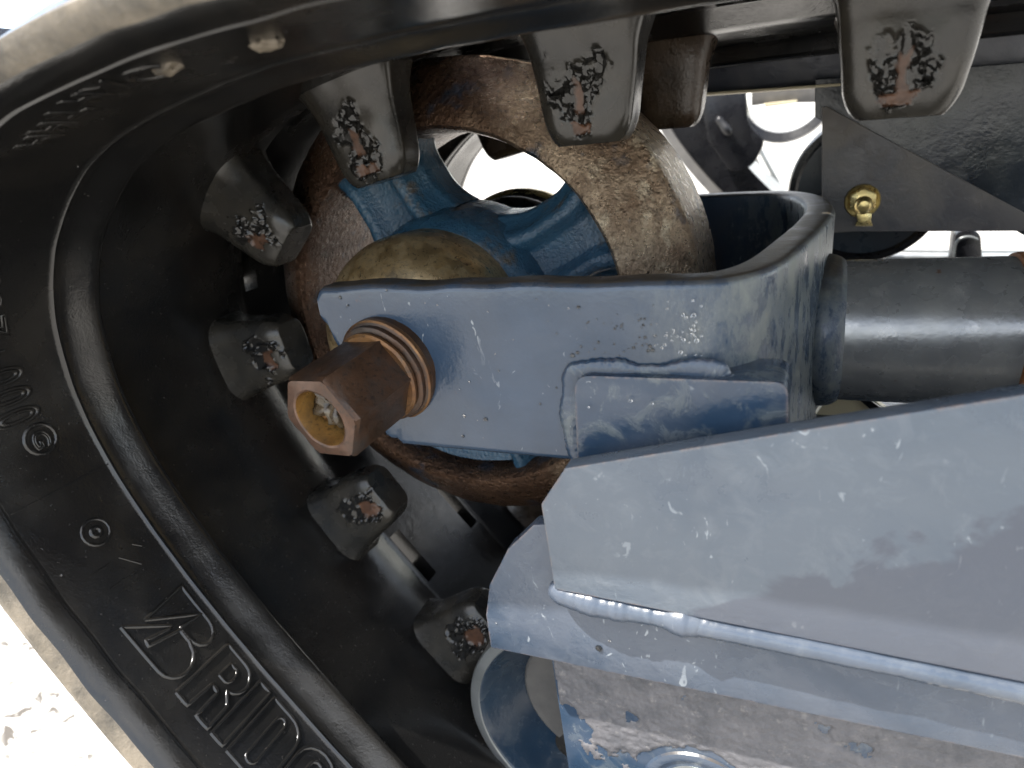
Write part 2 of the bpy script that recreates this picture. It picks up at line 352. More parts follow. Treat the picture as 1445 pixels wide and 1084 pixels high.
def build_belt():
    ss = []; s = .15
    while s < 1.62: ss.append(s); s += .0035 if .55 < s < 1.3 else .01
    for c, hl in HOLES:                                   # snap rows to the hole ends
        for e in (c - hl, c + hl):
            i = min(range(len(ss)), key=lambda k: abs(ss[k] - e)); ss[i] = e
    n = len(YC); V = []; Fc = []; rows = len(ss)
    for s in ss:
        for Y in YC:
            h = hin(Y)
            if -.16 < Y < -.13: h += .0004 * mnoise.noise(Vector((s * 60, Y * 30, 0)))
            if Y < -.2: h += .0009 * mnoise.noise(Vector((s * 45, Y * 60, 3)))
            V.append(tp(s, Y + (.0009 * mnoise.noise(Vector((s * 50, 1, 0))) if Y < -.2 else 0), h))
    off = len(V)
    for s in ss:
        for Y in YC:
            e = min(Y + .226, .286 - Y); h = -.0105 - .028 * min(1, e / .05)
            V.append(tp(s, Y, h))
    def hole(i, j):
        if not ((-.0125 < YC[j] and YC[j + 1] < .0005) or (.0595 < YC[j] and YC[j + 1] < .0725)): return False
        m_ = (ss[i] + ss[i + 1]) / 2; return any(abs(m_ - c) < hl for c, hl in HOLES)
    for i in range(rows - 1):
        for j in range(n - 1):
            a, b, c, d = i * n + j, i * n + j + 1, (i + 1) * n + j + 1, (i + 1) * n + j
            if hole(i, j):
                for (p, q), (ii, jj) in (((a, b), (i - 1, j)), ((d, c), (i + 1, j)), ((a, d), (i, j - 1)), ((b, c), (i, j + 1))):
                    if not hole(ii, jj): Fc.append((p, q, q + off, p + off))
                continue
            Fc.append((a, b, c, d)); Fc.append((a + off, d + off, c + off, b + off))
    for i in range(rows - 1):
        for j in (0, n - 1): a, d = i * n + j, (i + 1) * n + j; Fc.append((a, d, d + off, a + off))
    for i in (0, rows - 1):
        for j in range(n - 1): a, b = i * n + j, i * n + j + 1; Fc.append((a, b, b + off, a + off))
    o = mk('belt', V, Fc, 'rubber', track, True, 40)
    o.data.materials.append(M['edge'])
    base = track.location
    for p in o.data.polygons:                             # the scuffed outer lip carries dried dust
        if p.center.y + base.y < -.2215: p.material_index = 1
    return o
belt = build_belt()
# tread bars on the outside of the belt
for k in range(12):
    s = .42 + k * .085
    V = []
    for h in (-.036, -.058):
        for ds in (-.016, .016):
            for Y in (-.19, .25): V.append(tp(s + ds * (1 if h > -.04 else .7), Y, h))
    mk('tread_bar', V, [(0, 1, 3, 2), (4, 6, 7, 5), (0, 4, 5, 1), (2, 3, 7, 6), (0, 2, 6, 4), (1, 5, 7, 3)], 'rubber', track, False)

WEAR = [(.0, .72, .6, .28), (.05, .70, .48, .24), (.06, .64, .52, .32), (.05, .62, .50, .33), (.15, .68, .55, .26), (.10, .70, .60, .24), (.05, .70, .55, .26), (.0, .64, .55, .28), (.1, .7, .5, .25)]
def make_lug(s, yc, near=True, seed=0, hs=1.0, parent=None, rot=0.0, core_kind=0):
    n = 54 if near else 10
    bm = bmesh.new(); bmesh.ops.create_cube(bm, size=2)
    bmesh.ops.subdivide_edges(bm, edges=list(bm.edges), cuts=n, use_grid_fill=True)
    lay = bm.verts.layers.float_color.new('wear')
    t, nn = frame(s); o0 = tp(s, yc, -.012); ax = t; ay = Vector((0, 1, 0)); az = nn
    H = .053 * hs; rr = .55
    rng_ = Vector((seed * 3.7, seed * 1.3, seed * 7.1))
    for v in bm.verts:
        p = v.co.copy(); inner = Vector((max(-1 + rr, min(1 - rr, p.x)), max(-1 + rr, min(1 - rr, p.y)), max(-1, min(1 - rr * .8, p.z))))
        d = p - inner
        if d.length > 1e-6: p = inner + Vector((d.x, d.y, d.z * .8 if d.z > 0 else d.z)).normalized() * rr * (1 if d.z <= 0 else min(1, 1))
        wz = (p.z + 1) / 2; wz = max(0, min(1, wz))
        la = .0262 * (1 - wz) + .0185 * wz + .004 * max(0, .35 - wz) ** 2 / .1225
        lb = .0172 * (1 - wz) + .0135 * wz + .004 * max(0, .35 - wz) ** 2 / .1225
        q = Vector((p.x * la, p.y * lb, wz * H))
        torn = core = 0.0
        if near and p.y < -.35:
            u = p.x; c = wz; nz = Vector((u * 1.7, c * 3.0, 0)) + rng_
            nse = mnoise.fractal(nz * 1.6, 1.0, 2.0, 4); n2 = mnoise.fractal(nz * 3.2 + Vector((9, 0, 0)), 1.0, 2.0, 4)
            cu_, cc_, wu, wc = WEAR[seed % len(WEAR)]
            dd = (abs((u - cu_) / wu) ** 2.2 + abs((c - cc_) / wc) ** 2.2) ** .45 + .7 * nse
            torn = max(0, min(1, (1.02 - dd) / .16))
            if core_kind == 0: cd = min(max(abs(u - cu_) / (.42 * wu / .55), abs(c - .87) / .05), max(abs(u - cu_ - .1 * n2) / .11, abs(c - cc_) / .13)) + .40 * n2
            else: cd = math.hypot((u - cu_ - .1) / (.62 * wu), (c - cc_ - .1) / (.5 * wc)) + .40 * n2
            core = max(0, min(1, (1.0 - cd) / .22)) * (torn > .2)
            rdg = max(0, 1 - abs(mnoise.fractal(Vector((nz.x * 1.5 + .7 * nse, nz.y * .9 + .5 * n2, 0)), 1.0, 2.0, 3)) * 2.6) ** 1.5
            edge = 4 * torn * (1 - torn)
            q.y += torn * (1 - core) * (.0012 - .0026 * rdg) + core * .0012 - edge * .0006
            q.x += .0010 * nse * torn; q.z += .0010 * n2 * torn
        v[lay] = (torn, core, 0, 1)
        q += Vector((1, 1, .5)) * .0004 * mnoise.noise(q * 90 + rng_)
        v.co = o0 + ax * q.x + ay * q.y + az * q.z + ax * (rot * q.z)
    return frombm('lug', bm, 'lug' if near else 'rust_lug', parent or track, True, 60)
M['rust_lug'] = simple('greasy_brown_rubber', (.03, .022, .015), (.06, .04, .025), .22, 60, .5)
NEARLEAN = {0: 0, 1: .0, 2: .0, 3: .0, 4: 0, 5: 0, 6: 0, 7: 0}
for i, s in enumerate(LUG_S): make_lug(s, -.0430, True, i + 1, 1.0, None, NEARLEAN[i], 0 if i < 3 else 1)
for i, s in enumerate(LUG_S): make_lug(s - .006, .122, False, i + 20)

# moulded writing on the inner face of the belt: raised outlines laid on the surface
def text_outline(body, size, bevel, extrude=0):
    cu = bpy.data.curves.new('t', 'FONT'); cu.body = body; cu.size = size; cu.fill_mode = 'NONE'; cu.bevel_depth = bevel; cu.bevel_resolution = 2; cu.resolution_u = 5
    cu.space_character = 1.0
    o = bpy.data.objects.new('t', cu); col.objects.link(o); dg = bpy.context.evaluated_depsgraph_get()
    me = bpy.data.meshes.new_from_object(o.evaluated_get(dg)); V = [v.co.copy() for v in me.vertices]; Fc = [tuple(p.vertices) for p in me.polygons]
    bpy.data.objects.remove(o); bpy.data.meshes.remove(me); return V, Fc
def fit_text(body, s0, s1, y0, y1, bevel=.0007, name='raised_letter', flip=False, shear=0, h=.0002):
    V, Fc = text_outline(body, 1.0, .001)
    xs = [v.x for v in V]; ys = [v.y for v in V]; x0, x1, yy0, yy1 = min(xs), max(xs), min(ys), max(ys)
    V, Fc = text_outline(body, 1.0, bevel / ((s1 - s0) / (x1 - x0)) * 1.0)
    W = []
    for v in V:
        u = (v.x - x0) / max(1e-6, x1 - x0); w_ = (v.y - yy0) / max(1e-6, yy1 - yy0)
        if flip: u, w_ = 1 - u, 1 - w_
        s = s0 + (s1 - s0) * u; Y = y0 + (y1 - y0) * w_
        W.append(tp(s, Y, hin(Y) + h + v.z * (s1 - s0) / (x1 - x0) * .7))
    return mk(name, W, Fc, 'rubber', track, True, 60)
def stroke(pts, r, name='raised_letter', closed=False):   # pts in (s, Y): a raised line on the belt
    P = [(s, Y) for s, Y in pts] + ([pts[0]] if closed else [])
    W = []
    for a, b in zip(P[:-1], P[1:]):
        L = math.hypot(b[0] - a[0], b[1] - a[1]); k = max(1, int(L / .0015))
        for i in range(k): W.append((a[0] + (b[0] - a[0]) * i / k, a[1] + (b[1] - a[1]) * i / k))
    W.append(P[-1]); V = []; Fc = []; n = 6
    for i, (s, Y) in enumerate(W):
        a = W[max(i - 1, 0)]; b = W[min(i + 1, len(W) - 1)]; ts, ty = b[0] - a[0], b[1] - a[1]; l = math.hypot(ts, ty) or 1
        ns, ny = -ty / l, ts / l
        for j in range(n):
            an = 2 * math.pi * j / n; V.append(tp(s + ns * math.cos(an) * r, Y + ny * math.cos(an) * r, hin(Y) + math.sin(an) * r * .8))
    for i in range(len(W) - 1):
        for j in range(n): Fc.append((i * n + j, i * n + (j + 1) % n, (i + 1) * n + (j + 1) % n, (i + 1) * n + j))
    Fc += [tuple(range(n)), tuple(range(len(V) - n, len(V)))]
    return mk(name, V, Fc, 'rubber', track, True, 60)
Y0, Y1 = -.1965, -.1625
def uvp(pts, s0, s1, y0=Y0, y1=Y1): return [(s0 + (s1 - s0) * u, y0 + (y1 - y0) * v) for u, v in pts]
def arc(cx, cy, rx_, ry_, a0, a1, n=10): return [(cx + rx_ * math.cos(R(a0 + (a1 - a0) * i / n)), cy + ry_ * math.sin(R(a0 + (a1 - a0) * i / n))) for i in range(n + 1)]
# the slashed first letter: an upper flag with a bowl and a lower wedge with a bowl
stroke(uvp([(.10, .28), (.03, 1.0), (.62, 1.0)] + arc(.66, .80, .24, .20, 90, -90, 8) + [(.50, .60), (.48, .62), (.52, .97), (.10, .28)], 1.076, 1.113), .0011)
stroke(uvp([(-.02, -.02), (.38, .52), (.40, .50), (.32, .12), (.40, .10), (.50, .58), (.72, .58)] + arc(.74, .28, .26, .28, 85, -90, 8) + [(-.02, -.02)], 1.076, 1.113), .0011)
stroke(uvp([(0, 0), (0, 1), (.60, 1)] + arc(.62, .76, .38, .24, 90, -70, 8) + [(.80, .50), (.98, .40), (1, 0), (.64, 0), (.62, .42), (.40, .44), (.36, 0), (0, 0)], 1.1165, 1.1400), .0011)
stroke(uvp([(.36, .60), (.36, .84), (.56, .84)] + arc(.56, .72, .10, .12, 80, -90, 5) + [(.36, .60)], 1.1165, 1.1400), .0009)
stroke(uvp([(0, 0), (0, 1), (1, 1), (1, 0), (0, 0)], 1.1425, 1.1510), .0011)
stroke(uvp([(0, 0), (0, 1), (.55, 1)] + arc(.55, .72, .45, .28, 90, 0, 6) + arc(.55, .28, .45, .28, 0, -90, 6) + [(0, 0)], 1.1540, 1.1800), .0011)
stroke(uvp(arc(.45, .80, .12, .09, 180, 0, 6) + arc(.45, .20, .12, .09, 0, -180, 6) + [(.33, .80)], 1.1540, 1.1800), .0009)
stroke(uvp([(1, .66)] + arc(.5, .70, .5, .30, 0, 180, 8) + arc(.5, .30, .5, .30, 180, 360, 8) + [(1, .52), (.52, .52), (.52, .40), (.66, .40)] + arc(.5, .28, .16, .10, 0, -180, 5) + arc(.5, .74, .16, .10, 180, 0, 5) + [(1, .66)], 1.1825, 1.2085), .0011)
ids = [('2', .886, .893, -.190, -.181), ('3', .896, .903, -.190, -.1805), ('2', .9055, .9135, -.190, -.180), ('7', .917, .926, -.1905, -.179), ('0', .9415, .9485, -.1955, -.177), ('0', .9515, .9585, -.1955, -.1765), ('0', .9615, .9685, -.1955, -.176)]
for ch, a, b, y0, y1 in ids: fit_text(ch, a, b, y0, y1, .0008)
stroke([(.9335, -.1895), (.9335, -.182)], .0010)
def ringmark(s, Y, r, rr): return stroke([(s + r * math.cos(R(a)), Y + r * math.sin(R(a))) for a in range(0, 360, 20)], rr, 'raised_ring', True)
rm = ringmark(.9785, -.1805, .0072, .0010); fit_text('G', .9748, .9825, -.1842, -.1768, .0008).parent = rm
ringmark(1.0305, -.1807, .0066, .0008); ringmark(1.0305, -.1807, .0022, .0012)
for s_, Y_, ch in ((.760, -.1965, 'A'), (.772, -.1965, 'H'), (.787, -.194, 'T'), (.801, -.1905, 'H'), (.813, -.189, 'H')):
    fit_text(ch, s_ - .0045, s_ + .0045, Y_ - .006, Y_ + .006, .0008)
ringmark(.7465, -.1925, .0075, .001)
for s_, Y_ in ((.7403, -.1915), (.7066, -.185)):      # worn stubs of rubber
    bm = bmesh.new(); bmesh.ops.create_icosphere(bm, subdivisions=3, radius=1)
    t, nn = frame(s_); o0 = tp(s_, Y_, 0)
    for v in bm.verts:
        k = 1 + .5 * mnoise.noise(v.co * 1.8 + Vector((s_ * 50, 0, 0))); v.co = o0 + t * v.co.x * .0055 * k + Vector((0, 1, 0)) * v.co.y * .0035 * k + nn * v.co.z * .0022 * k
    frombm('scuffed_stub', bm, 'edge', track)
stroke([(1.0038, -.2085), (1.0040, -.190), (1.0036, -.175), (1.0038, -.158)], .0005, 'mould_seam')
for a, b in (((1.047, -.195), (1.047, -.183)), ((1.0575, -.191), (1.0575, -.176)), ((1.047, -.179), (1.056, -.172)), ((1.0615, -.1895), (1.0615, -.177)), ((1.045, -.170), (1.0485, -.1665))): stroke([a, b], .00045, 'faint_moulded_mark')

BELT_DROPS = []
rd = random.Random(11)
for k in range(260):
    s_ = rd.uniform(.66, 1.24); Y_ = rd.choice([rd.uniform(-.205, -.14), rd.uniform(-.20, -.16), rd.uniform(-.13, -.07)]); t, nn = frame(s_)
    BELT_DROPS.append((tp(s_, Y_, hin(Y_)), rd.choice([.00025, .0003, .0004, .00055]), nn))

# ------------------------------------------------------------------ idler wheel
wheel = empty('idler_wheel', (0, .03, -.14), 'rusty cast iron idler wheel with blue spokes behind the blue fork arm', 'wheel')
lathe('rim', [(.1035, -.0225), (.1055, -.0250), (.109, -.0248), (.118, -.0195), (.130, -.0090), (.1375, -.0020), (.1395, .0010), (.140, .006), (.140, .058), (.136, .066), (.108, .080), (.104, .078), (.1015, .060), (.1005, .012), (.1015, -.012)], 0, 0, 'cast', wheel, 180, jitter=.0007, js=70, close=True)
lathe('hub', [(.02, -.034), (.0530, -.034), (.0565, -.031), (.0590, -.024), (.0605, -.014), (.0625, -.004), (.0625, .018), (.056, .024), (.052, .03), (.052, .088), (.02, .088)], 0, 0, 'castpaint', wheel, 96, jitter=.0004)
lathe('bearing_cap', [(.0001, -.0840), (.018, -.0836), (.034, -.0810), (.044, -.0760), (.0505, -.0695), (.0538, -.0630), (.0552, -.0570), (.0552, -.0500), (.0545, -.0400), (.0545, -.032)], -.003, -.001, 'dome', wheel, 96, jitter=.0002)
lathe('bearing_cap', [(.0001, .118), (.03, .115), (.048, .104), (.055, .0945), (.0575, .0895), (.050, .086)], 0, 0, 'black', wheel, 96)
lathe('seal_ring', [(.0530, .070), (.0560, .069), (.0575, .072), (.0570, .080), (.0530, .082)], 0, 0, 'black', wheel, 96)
lathe('seal_ring', [(.0560, .092), (.0585, .0915), (.0605, .094), (.0605, .099), (.0585, .1005), (.0560, .0995)], 0, 0, 'gold', wheel, 96, close=True)
lathe('web', [(.056, -.004), (.062, -.0065), (.085, -.0075), (.0995, -.010), (.102, -.006), (.102, .006), (.056, .006)], 0, 0, 'castpaint', wheel, 60, a0=-165, a1=-18, jitter=.0004, close=True)
def make_spoke(ang):
    V = []; Fc = []; nt_ = 26
    half = [(0, -.012), (.20, -.012), (.30, -.0125), (.42, -.0195), (.50, -.0205), (.62, -.0200), (.72, -.0165), (.80, -.0085), (.92, -.0070), (.985, -.0045), (1.0, .002), (1.0, .018), (.95, .022), (0, .022)]
    prof = [(-a, b) for a, b in half[::-1][1:-1]] + half
    ca, sa = math.cos(R(ang)), math.sin(R(ang))
    for i in range(nt_ + 1):
        t = i / nt_; r = .052 + .054 * t
        wd = .0275 + .008 * max(0, 1 - t / .42) ** 2 + .012 * max(0, (t - .62) / .38) ** 2
        for a, y in prof:
            k = mnoise.noise(Vector((r * 70, a * 3, y * 80 + ang)))
            yy = y + (.004 * max(0, (t - .75) / .25) - .006 * max(0, .35 - t)) * (1 if y < 0 else 0) + .0005 * k
            V.append((r * ca - a * wd * sa, yy, r * sa + a * wd * ca))
    n = len(prof)
    for i in range(nt_):
        for j in range(n): Fc.append((i * n + j, i * n + (j + 1) % n, (i + 1) * n + (j + 1) % n, (i + 1) * n + j))
    return mk('spoke', V, Fc, 'castpaint', wheel, True, 75)
for k in range(4): make_spoke(118 - 90 * k)

# ------------------------------------------------------------------ fork
fork = empty('tension_fork', (.2, .03, -.04), 'scuffed blue steel fork holding the wheel axle, joined to a round tube at right', 'fork')
TH = .016
cl = [(-.036, -.104), (.0, -.104), (.05, -.104), (.10, -.104), (.14, -.104), (.160, -.099), (.1735, -.077), (.182, -.035), (.1895, .012), (.1945, .065), (.190, .115), (.176, .148), (.148, .164), (.11, .168), (.05, .168), (-.03, .168)]
def build_fork():
    P = catmull(cl, 24); ztop = .0405
    ptL = [at(445, 400, -.112), at(447, 458, -.112), at(480, 473, -.112), at(556, 612, -.112), at(805, 640, -.112)]
    V = []; Fc = []; nrow = None; xl = ptL[0].x - .001
    rows = []
    for i in range(len(P)):
        p = P[i]; a = P[max(i - 1, 0)]; b = P[min(i + 1, len(P) - 1)]; t = Vector((b[0] - a[0], b[1] - a[1])).normalized(); n_ = Vector((t.y, -t.x))   # outward
        if p[1] < 0 and p[0] < xl: continue
        rows.append((p, n_))
    rows.insert(0, (np.array((xl, -.104)), Vector((0, -1))))
    for (p, n_) in rows:
        x = p[0]; near = p[1] < 0
        zt, zb = ztop, -.0385 - .026 * max(0, min(1, (x - .13) / .03))
        if near:
            if x < .012:
                zb = float(np.interp(x, [-.016, -.004, .006], [.0165, -.010, -.036]))
                e = x - xl
                zt -= .0035 * max(0, 1 - e / .004) ** 2; zb = max(zb, .0165 + .007 * max(0, 1 - e / .010) ** 2) if x < -.016 else zb
            zt += .0012 * mnoise.noise(Vector((x * 40, 0, 0)))
        bv = .0035; h = TH / 2; sec = []
        corners = [(h, zt, 90, 0), (-h, zt, 180, 90), (-h, zb, 270, 180), (h, zb, 360, 270)]
        for (o_, z, a1, a0) in [(h, zt, 0, 90), (-h, zt, 90, 180), (-h, zb, 180, 270), (h, zb, 270, 360)]:
            co = o_ - math.copysign(bv, o_); cz_ = z + (-bv if z == zt else bv)
            for k in range(4):
                an = R(a0 + (a1 - a0) * k / 3) if False else R(a1 + (a0 - a1) * k / 3)
                sec.append((co + bv * math.cos(an), cz_ + bv * math.sin(an)))
        # corner rows: go round counter-clockwise in (outward, z)
        sec = []
        for (o_, z, a0) in [(h - bv, zt - bv, 0), (-h + bv, zt - bv, 90), (-h + bv, zb + bv, 180), (h - bv, zb + bv, 270)]:
            for k in range(4): an = R(a0 + 30 * k); sec.append((o_ + bv * math.cos(an), z + bv * math.sin(an)))
        zs = np.linspace(zb + bv, zt - bv, 8)[1:-1]
        sec = sec + [(h, z) for z in zs]
        nrow = len(sec)
        for o_, z in sec:
            k = .0005 * mnoise.noise(Vector((x * 25, z * 25, p[1] * 25)))
            V.append((p[0] + n_.x * (o_ + k), p[1] + n_.y * (o_ + k), z))
    R_ = len(V) // nrow
    for i in range(R_ - 1):
        for j in range(nrow): Fc.append((i * nrow + j, i * nrow + (j + 1) % nrow, (i + 1) * nrow + (j + 1) % nrow, (i + 1) * nrow + j))
    Fc += [tuple(range(nrow)), tuple(range((R_ - 1) * nrow, R_ * nrow))]
    return mk('fork_body', V, Fc, 'paint_fork', fork, True, 50)
build_fork()
lathe('tube', [(.0375, .185), (.0375, .30), (.0375, .50)], .03, -.0205, 'tube', fork, 72, axis='X')
lathe('weld_collar', [(.036, .190), (.0400, .194), (.0412, .197), (.0414, .200), (.0406, .2035), (.0395, .2060), (.0380, .2078), (.0370, .2085)], .03, -.0205, 'paint_fork', fork, 96, axis='X', jitter=.0006, js=45)
lathe('rust_band', [(.0370, .2815), (.0390, .2822), (.0394, .284), (.0394, .32), (.0370, .3205)], .03, -.0205, 'rustring', fork, 72, axis='X', jitter=.0003, js=90)
pd = [at(810, 530, -.1195), at(1112, 540, -.1195), at(1112, 640, -.121), at(815, 690, -.121)]
prism('pad', rounded([(p.x, p.z) for p in pd], [.007, .005, .001, .001]), -.1195, -.094, 'paint_pad', fork, .0055, 6)
wl = [at(824, 668, -.1135), at(812, 620, -.1130), at(808, 570, -.1130), at(808, 538, -.1130), at(822, 527, -.1130), at(870, 527, -.1130), at(930, 527, -.1132), at(985, 524, -.1138), at(1030, 533, -.1130)]
bead('weld_bead', wl, .0050, 'paint_pad', fork, .08, .0036, 18, .0006, .40, .6)
def droplets(name, parent, specs):
    bm = bmesh.new()
    for (p, r, nrm) in specs:
        tmp = bmesh.ops.create_icosphere(bm, subdivisions=2, radius=1)['verts']
        q = nrm.to_track_quat('Z', 'Y').to_matrix()
        for v in tmp: v.co = p + q @ Vector((v.co.x * r, v.co.y * r, v.co.z * r * .55))
    o = frombm(name, bm, 'water', parent, True, 180); o['kind'] = 'stuff'; return o
droplets('water_droplets', track, BELT_DROPS)
sp = []
rd = random.Random(3)
for k in range(230):
    px = rd.gauss(960, 75) if k < 170 else rd.uniform(470, 1100); py = rd.gauss(478, 32) if k < 170 else rd.uniform(415, 620)
    if 440 < px < 625 and py > 440: continue
    if py > 505 and px > 800: continue
    p = at(px, py, -.1123)
    if p.x > .155 or p.z < -.033 or p.z > .034: continue
    sp.append((p, rd.choice([.0003, .0004, .0005, .0007]) * rd.uniform(.6, 1.2), Vector((0, -1, 0))))
for px, py, r in ((480, 420, .0009), (685, 592, .0010), (545, 410, .0006), (890, 566, .0007), (830, 575, .0006), (920, 570, .0006), (808, 502, .001), (815, 498, .0008)): sp.append((at(px, py, -.1123 if py < 540 or px < 800 else -.1213), r, Vector((0, -1, 0))))
droplets('water_droplets', fork, sp)

# ------------------------------------------------------------------ axle nut
NX, NZ = .0082, -.0048
nut = empty('hex_nut', (NX, -.112, NZ), 'long greasy brown hex nut with hollow copper coloured end on the axle', 'nut')
def build_nut():
    bm = bmesh.new(); Rn = .0214; ys = [-.1190, -.1205, -.131, -.144, -.1550, -.1570]
    rings = []
    for i, y in enumerate(ys):
        rr = Rn * (.955 if i in (0,) else 1.0 if i < 5 else .95)
        ring = []
        for k in range(6):
            a = R(5 + 60 * k); b = R(5 + 60 * (k + 1)); A = Vector((math.cos(a), math.sin(a))) * rr; B = Vector((math.cos(b), math.sin(b))) * rr
            for q in range(4):
                t = q / 4; p = A.lerp(B, t)
                j = .0004 * mnoise.noise(Vector((p.x, y, p.y)) * 190)
                ring.append(bm.verts.new((NX + p.x + j, y + (j if i == 5 else 0), NZ + p.y + j)))
        rings.append(ring)
    for a, b in zip(rings[:-1], rings[1:]):
        for k in range(24): bm.faces.new((a[k], a[(k + 1) % 24], b[(k + 1) % 24], b[k]))
    bm.faces.new(rings[0])
    return frombm('hex_body', bm, 'nut', nut, True, 25), [Vector((v.x, v.y, v.z)) for v in []]
build_nut()
def nut_face():
    V = []; Fc = []; n = 48
    Rn = .0214 * .95
    for i in range(n):
        a = 2 * math.pi * i / n; k = (a - R(5)) % R(60) - R(30); hexr = Rn * math.cos(R(30)) / math.cos(k)
        ov = 1 + .03 * mnoise.noise(Vector((math.cos(a), math.sin(a), 2)) * 2)
        for r, y in ((hexr, -.1570), (.0140 * ov, -.1576), (.0131 * ov, -.1572), (.0127 * ov, -.1555), (.0123 * ov, -.149), (.0118, -.142), (.0, -.140)):
            V.append((NX + r * math.cos(a), y, NZ + r * math.sin(a)))
    for i in range(n):
        j = (i + 1) % n
        for k in range(6): Fc.append((i * 7 + k, i * 7 + k + 1, j * 7 + k + 1, j * 7 + k))
    o = mk('hollow_end', V, Fc, 'nutface', nut, True, 30); o.data.materials.append(M['nutbore'])
    for p in o.data.polygons:
        if p.index % 6 >= 2: p.material_index = 1
    return o
he = nut_face()
def blob(name, c, r, mat, parent, seed, amp=.55, sub=4, fr=1.6):
    bm = bmesh.new(); bmesh.ops.create_icosphere(bm, subdivisions=sub, radius=1)
    for v in bm.verts:
        k = 1 + amp * mnoise.fractal(v.co * fr + Vector((seed, 0, 0)), .9, 2.0, 5); v.co = Vector(c) + Vector((v.co.x * r[0], v.co.y * r[1], v.co.z * r[2])) * k
    return frombm(name, bm, mat, parent, True, 80)
blob('grease_lump', (NX - .0005, -.1445, NZ + .001), (.0088, .0072, .0092), 'grease', he, 5, .75)
blob('grease_lump', (NX - .0045, -.1445, NZ - .005), (.0045, .004, .0035), 'copper', he, 9, .6)
lathe('collar', [(.0180, -.1215), (.0208, -.1213), (.0219, -.1203), (.0219, -.1190), (.0205, -.1182), (.0205, -.1176)], NX, NZ, 'copper', nut, 72, jitter=.0003, js=120)
lathe('washer', [(.0185, -.1180), (.0222, -.1178), (.0236, -.1170), (.0238, -.1156), (.0234, -.1146), (.0246, -.1140), (.0252, -.1120), (.0252, -.106)], NX, NZ, 'nut', nut, 72, jitter=.0004, js=120)
lathe('washer', [(.0246, -.1142), (.0254, -.1136), (.0255, -.1118), (.0250, -.1108)], NX, NZ, 'copper', nut, 72, jitter=.0002, js=120)
bush_later = lathe('bush', [(.001, -.0958), (.025, -.0958), (.0265, -.095), (.0265, -.079), (.001, -.079)], NX - .014, NZ + .002, 'cream', nut, 64)

nut.location = (.0130, -.112, .0008); nut.rotation_euler = (R(7.5), 0, R(-7.5))      # hangs a little down and to the left

# ------------------------------------------------------------------ guard bracket at lower right
brk = empty('guard_bracket', (.25, -.131, -.14), 'large scratched light blue steel plate bracket in the lower right corner', 'bracket')
YA = -.140
a = [at(763, 712, YA), at(797, 661, YA), at(1445, 557, YA), at(1445, 968, YA), at(782, 832, YA), at(768, 745, YA)]
sl_ = (a[2].z - a[1].z) / (a[2].x - a[1].x)
o1 = [(a[0].x, a[0].z), (a[1].x, a[1].z), (.46, a[1].z + sl_ * (.46 - a[1].x)), (.46, a[3].z - .004), (a[4].x, a[4].z), (a[5].x, a[5].z)]
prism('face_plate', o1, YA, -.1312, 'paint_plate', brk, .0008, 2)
YB = -.1300
b = [at(752, 741, YB), at(716, 775, YB), at(690, 826, YB), at(685, 868, YB), at(692, 915, YB), at(1445, 1068, YB)]
o2 = [(.46, b[0].z + .004)] + [(b[0].x + .02, b[0].z + .004)] + [(p.x, p.z) for p in b[:5]] + [(.46, b[5].z + .002)]
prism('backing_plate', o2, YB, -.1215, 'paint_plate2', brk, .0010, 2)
wq = [at(779, 824, -.133), at(800, 838, -.1355), at(850, 853, -.1365), at(930, 868, -.1365), at(1020, 886, -.1365), at(1150, 911, -.1365), at(1280, 938, -.1365), at(1445, 972, -.1365)]
e_ = wq[-1] + (wq[-1] - wq[-2]) * 1.5; wq.append(e_)
bead('weld_bead', wq[:5], .0056, 'paint_plate2', brk, .05, .0046, 16, .0007, 1.0, .45)
bead('fold_fillet', wq[3:], .0050, 'paint_fold', brk, .02, .005, 18, .0008, 1.1, .08)
sp = []
for px, py, r in ((845, 915, .0016), (880, 873, .0006), (860, 905, .0006), (1018, 770, .0006), (700, 880, .0004)): sp.append((at(px, py, -.1303), r, Vector((0, -1, 0))))
droplets('water_droplets', brk, sp)

# ------------------------------------------------------------------ track roller and mud plate beneath the bracket
rol = empty('track_roller', (.085, -.05, -.316), 'round blue track roller with steel rim at the bottom edge', 'roller')
lathe('flange', [(.0500, -.052), (.0680, -.0745), (.0690, -.0790), (.0700, -.0800), (.0750, -.0800), (.0762, -.0785), (.0765, -.068), (.0765, -.020), (.06, -.01), (.03, -.01)], .085, -.236, 'paint_flange', rol, 120)
lathe('rim_lip', [(.0701, -.0802), (.0708, -.0808), (.0750, -.0808), (.0764, -.0800), (.0771, -.0780), (.0771, -.060), (.0768, -.060)], .085, -.236, 'steel', rol, 120, jitter=.0002)
lathe('web', [(.004, -.053), (.044, -.053), (.0490, -.0545), (.0505, -.0535), (.0508, -.050)], .085, -.236, 'web_grey', rol, 96)
mp = empty('mud_plate', (.25, -.101, -.35), 'mud caked blue side plate under the bracket, bottom right', 'plate')
q0 = at(779, 938, -.105); q1 = at(802, 1084, -.105); ex = (q1 - q0)
prism('plate', [(q0.x - ex.x * .6, q0.z - ex.z * .6), (q0.x + ex.x * 1.8, q0.z + ex.z * 1.8), (.46, q0.z + ex.z * 1.8), (.46, q0.z - ex.z * .6)], -.105, -.097, 'paint', mp, .0008)
bc = at(985, 1128, -.107)
lathe('boss', [(.0290, -.1048), (.0282, -.1062), (.0262, -.1066), (.0240, -.1062), (.0232, -.1048)], bc.x, bc.z, 'paint', mp, 72, jitter=.0003, js=90)
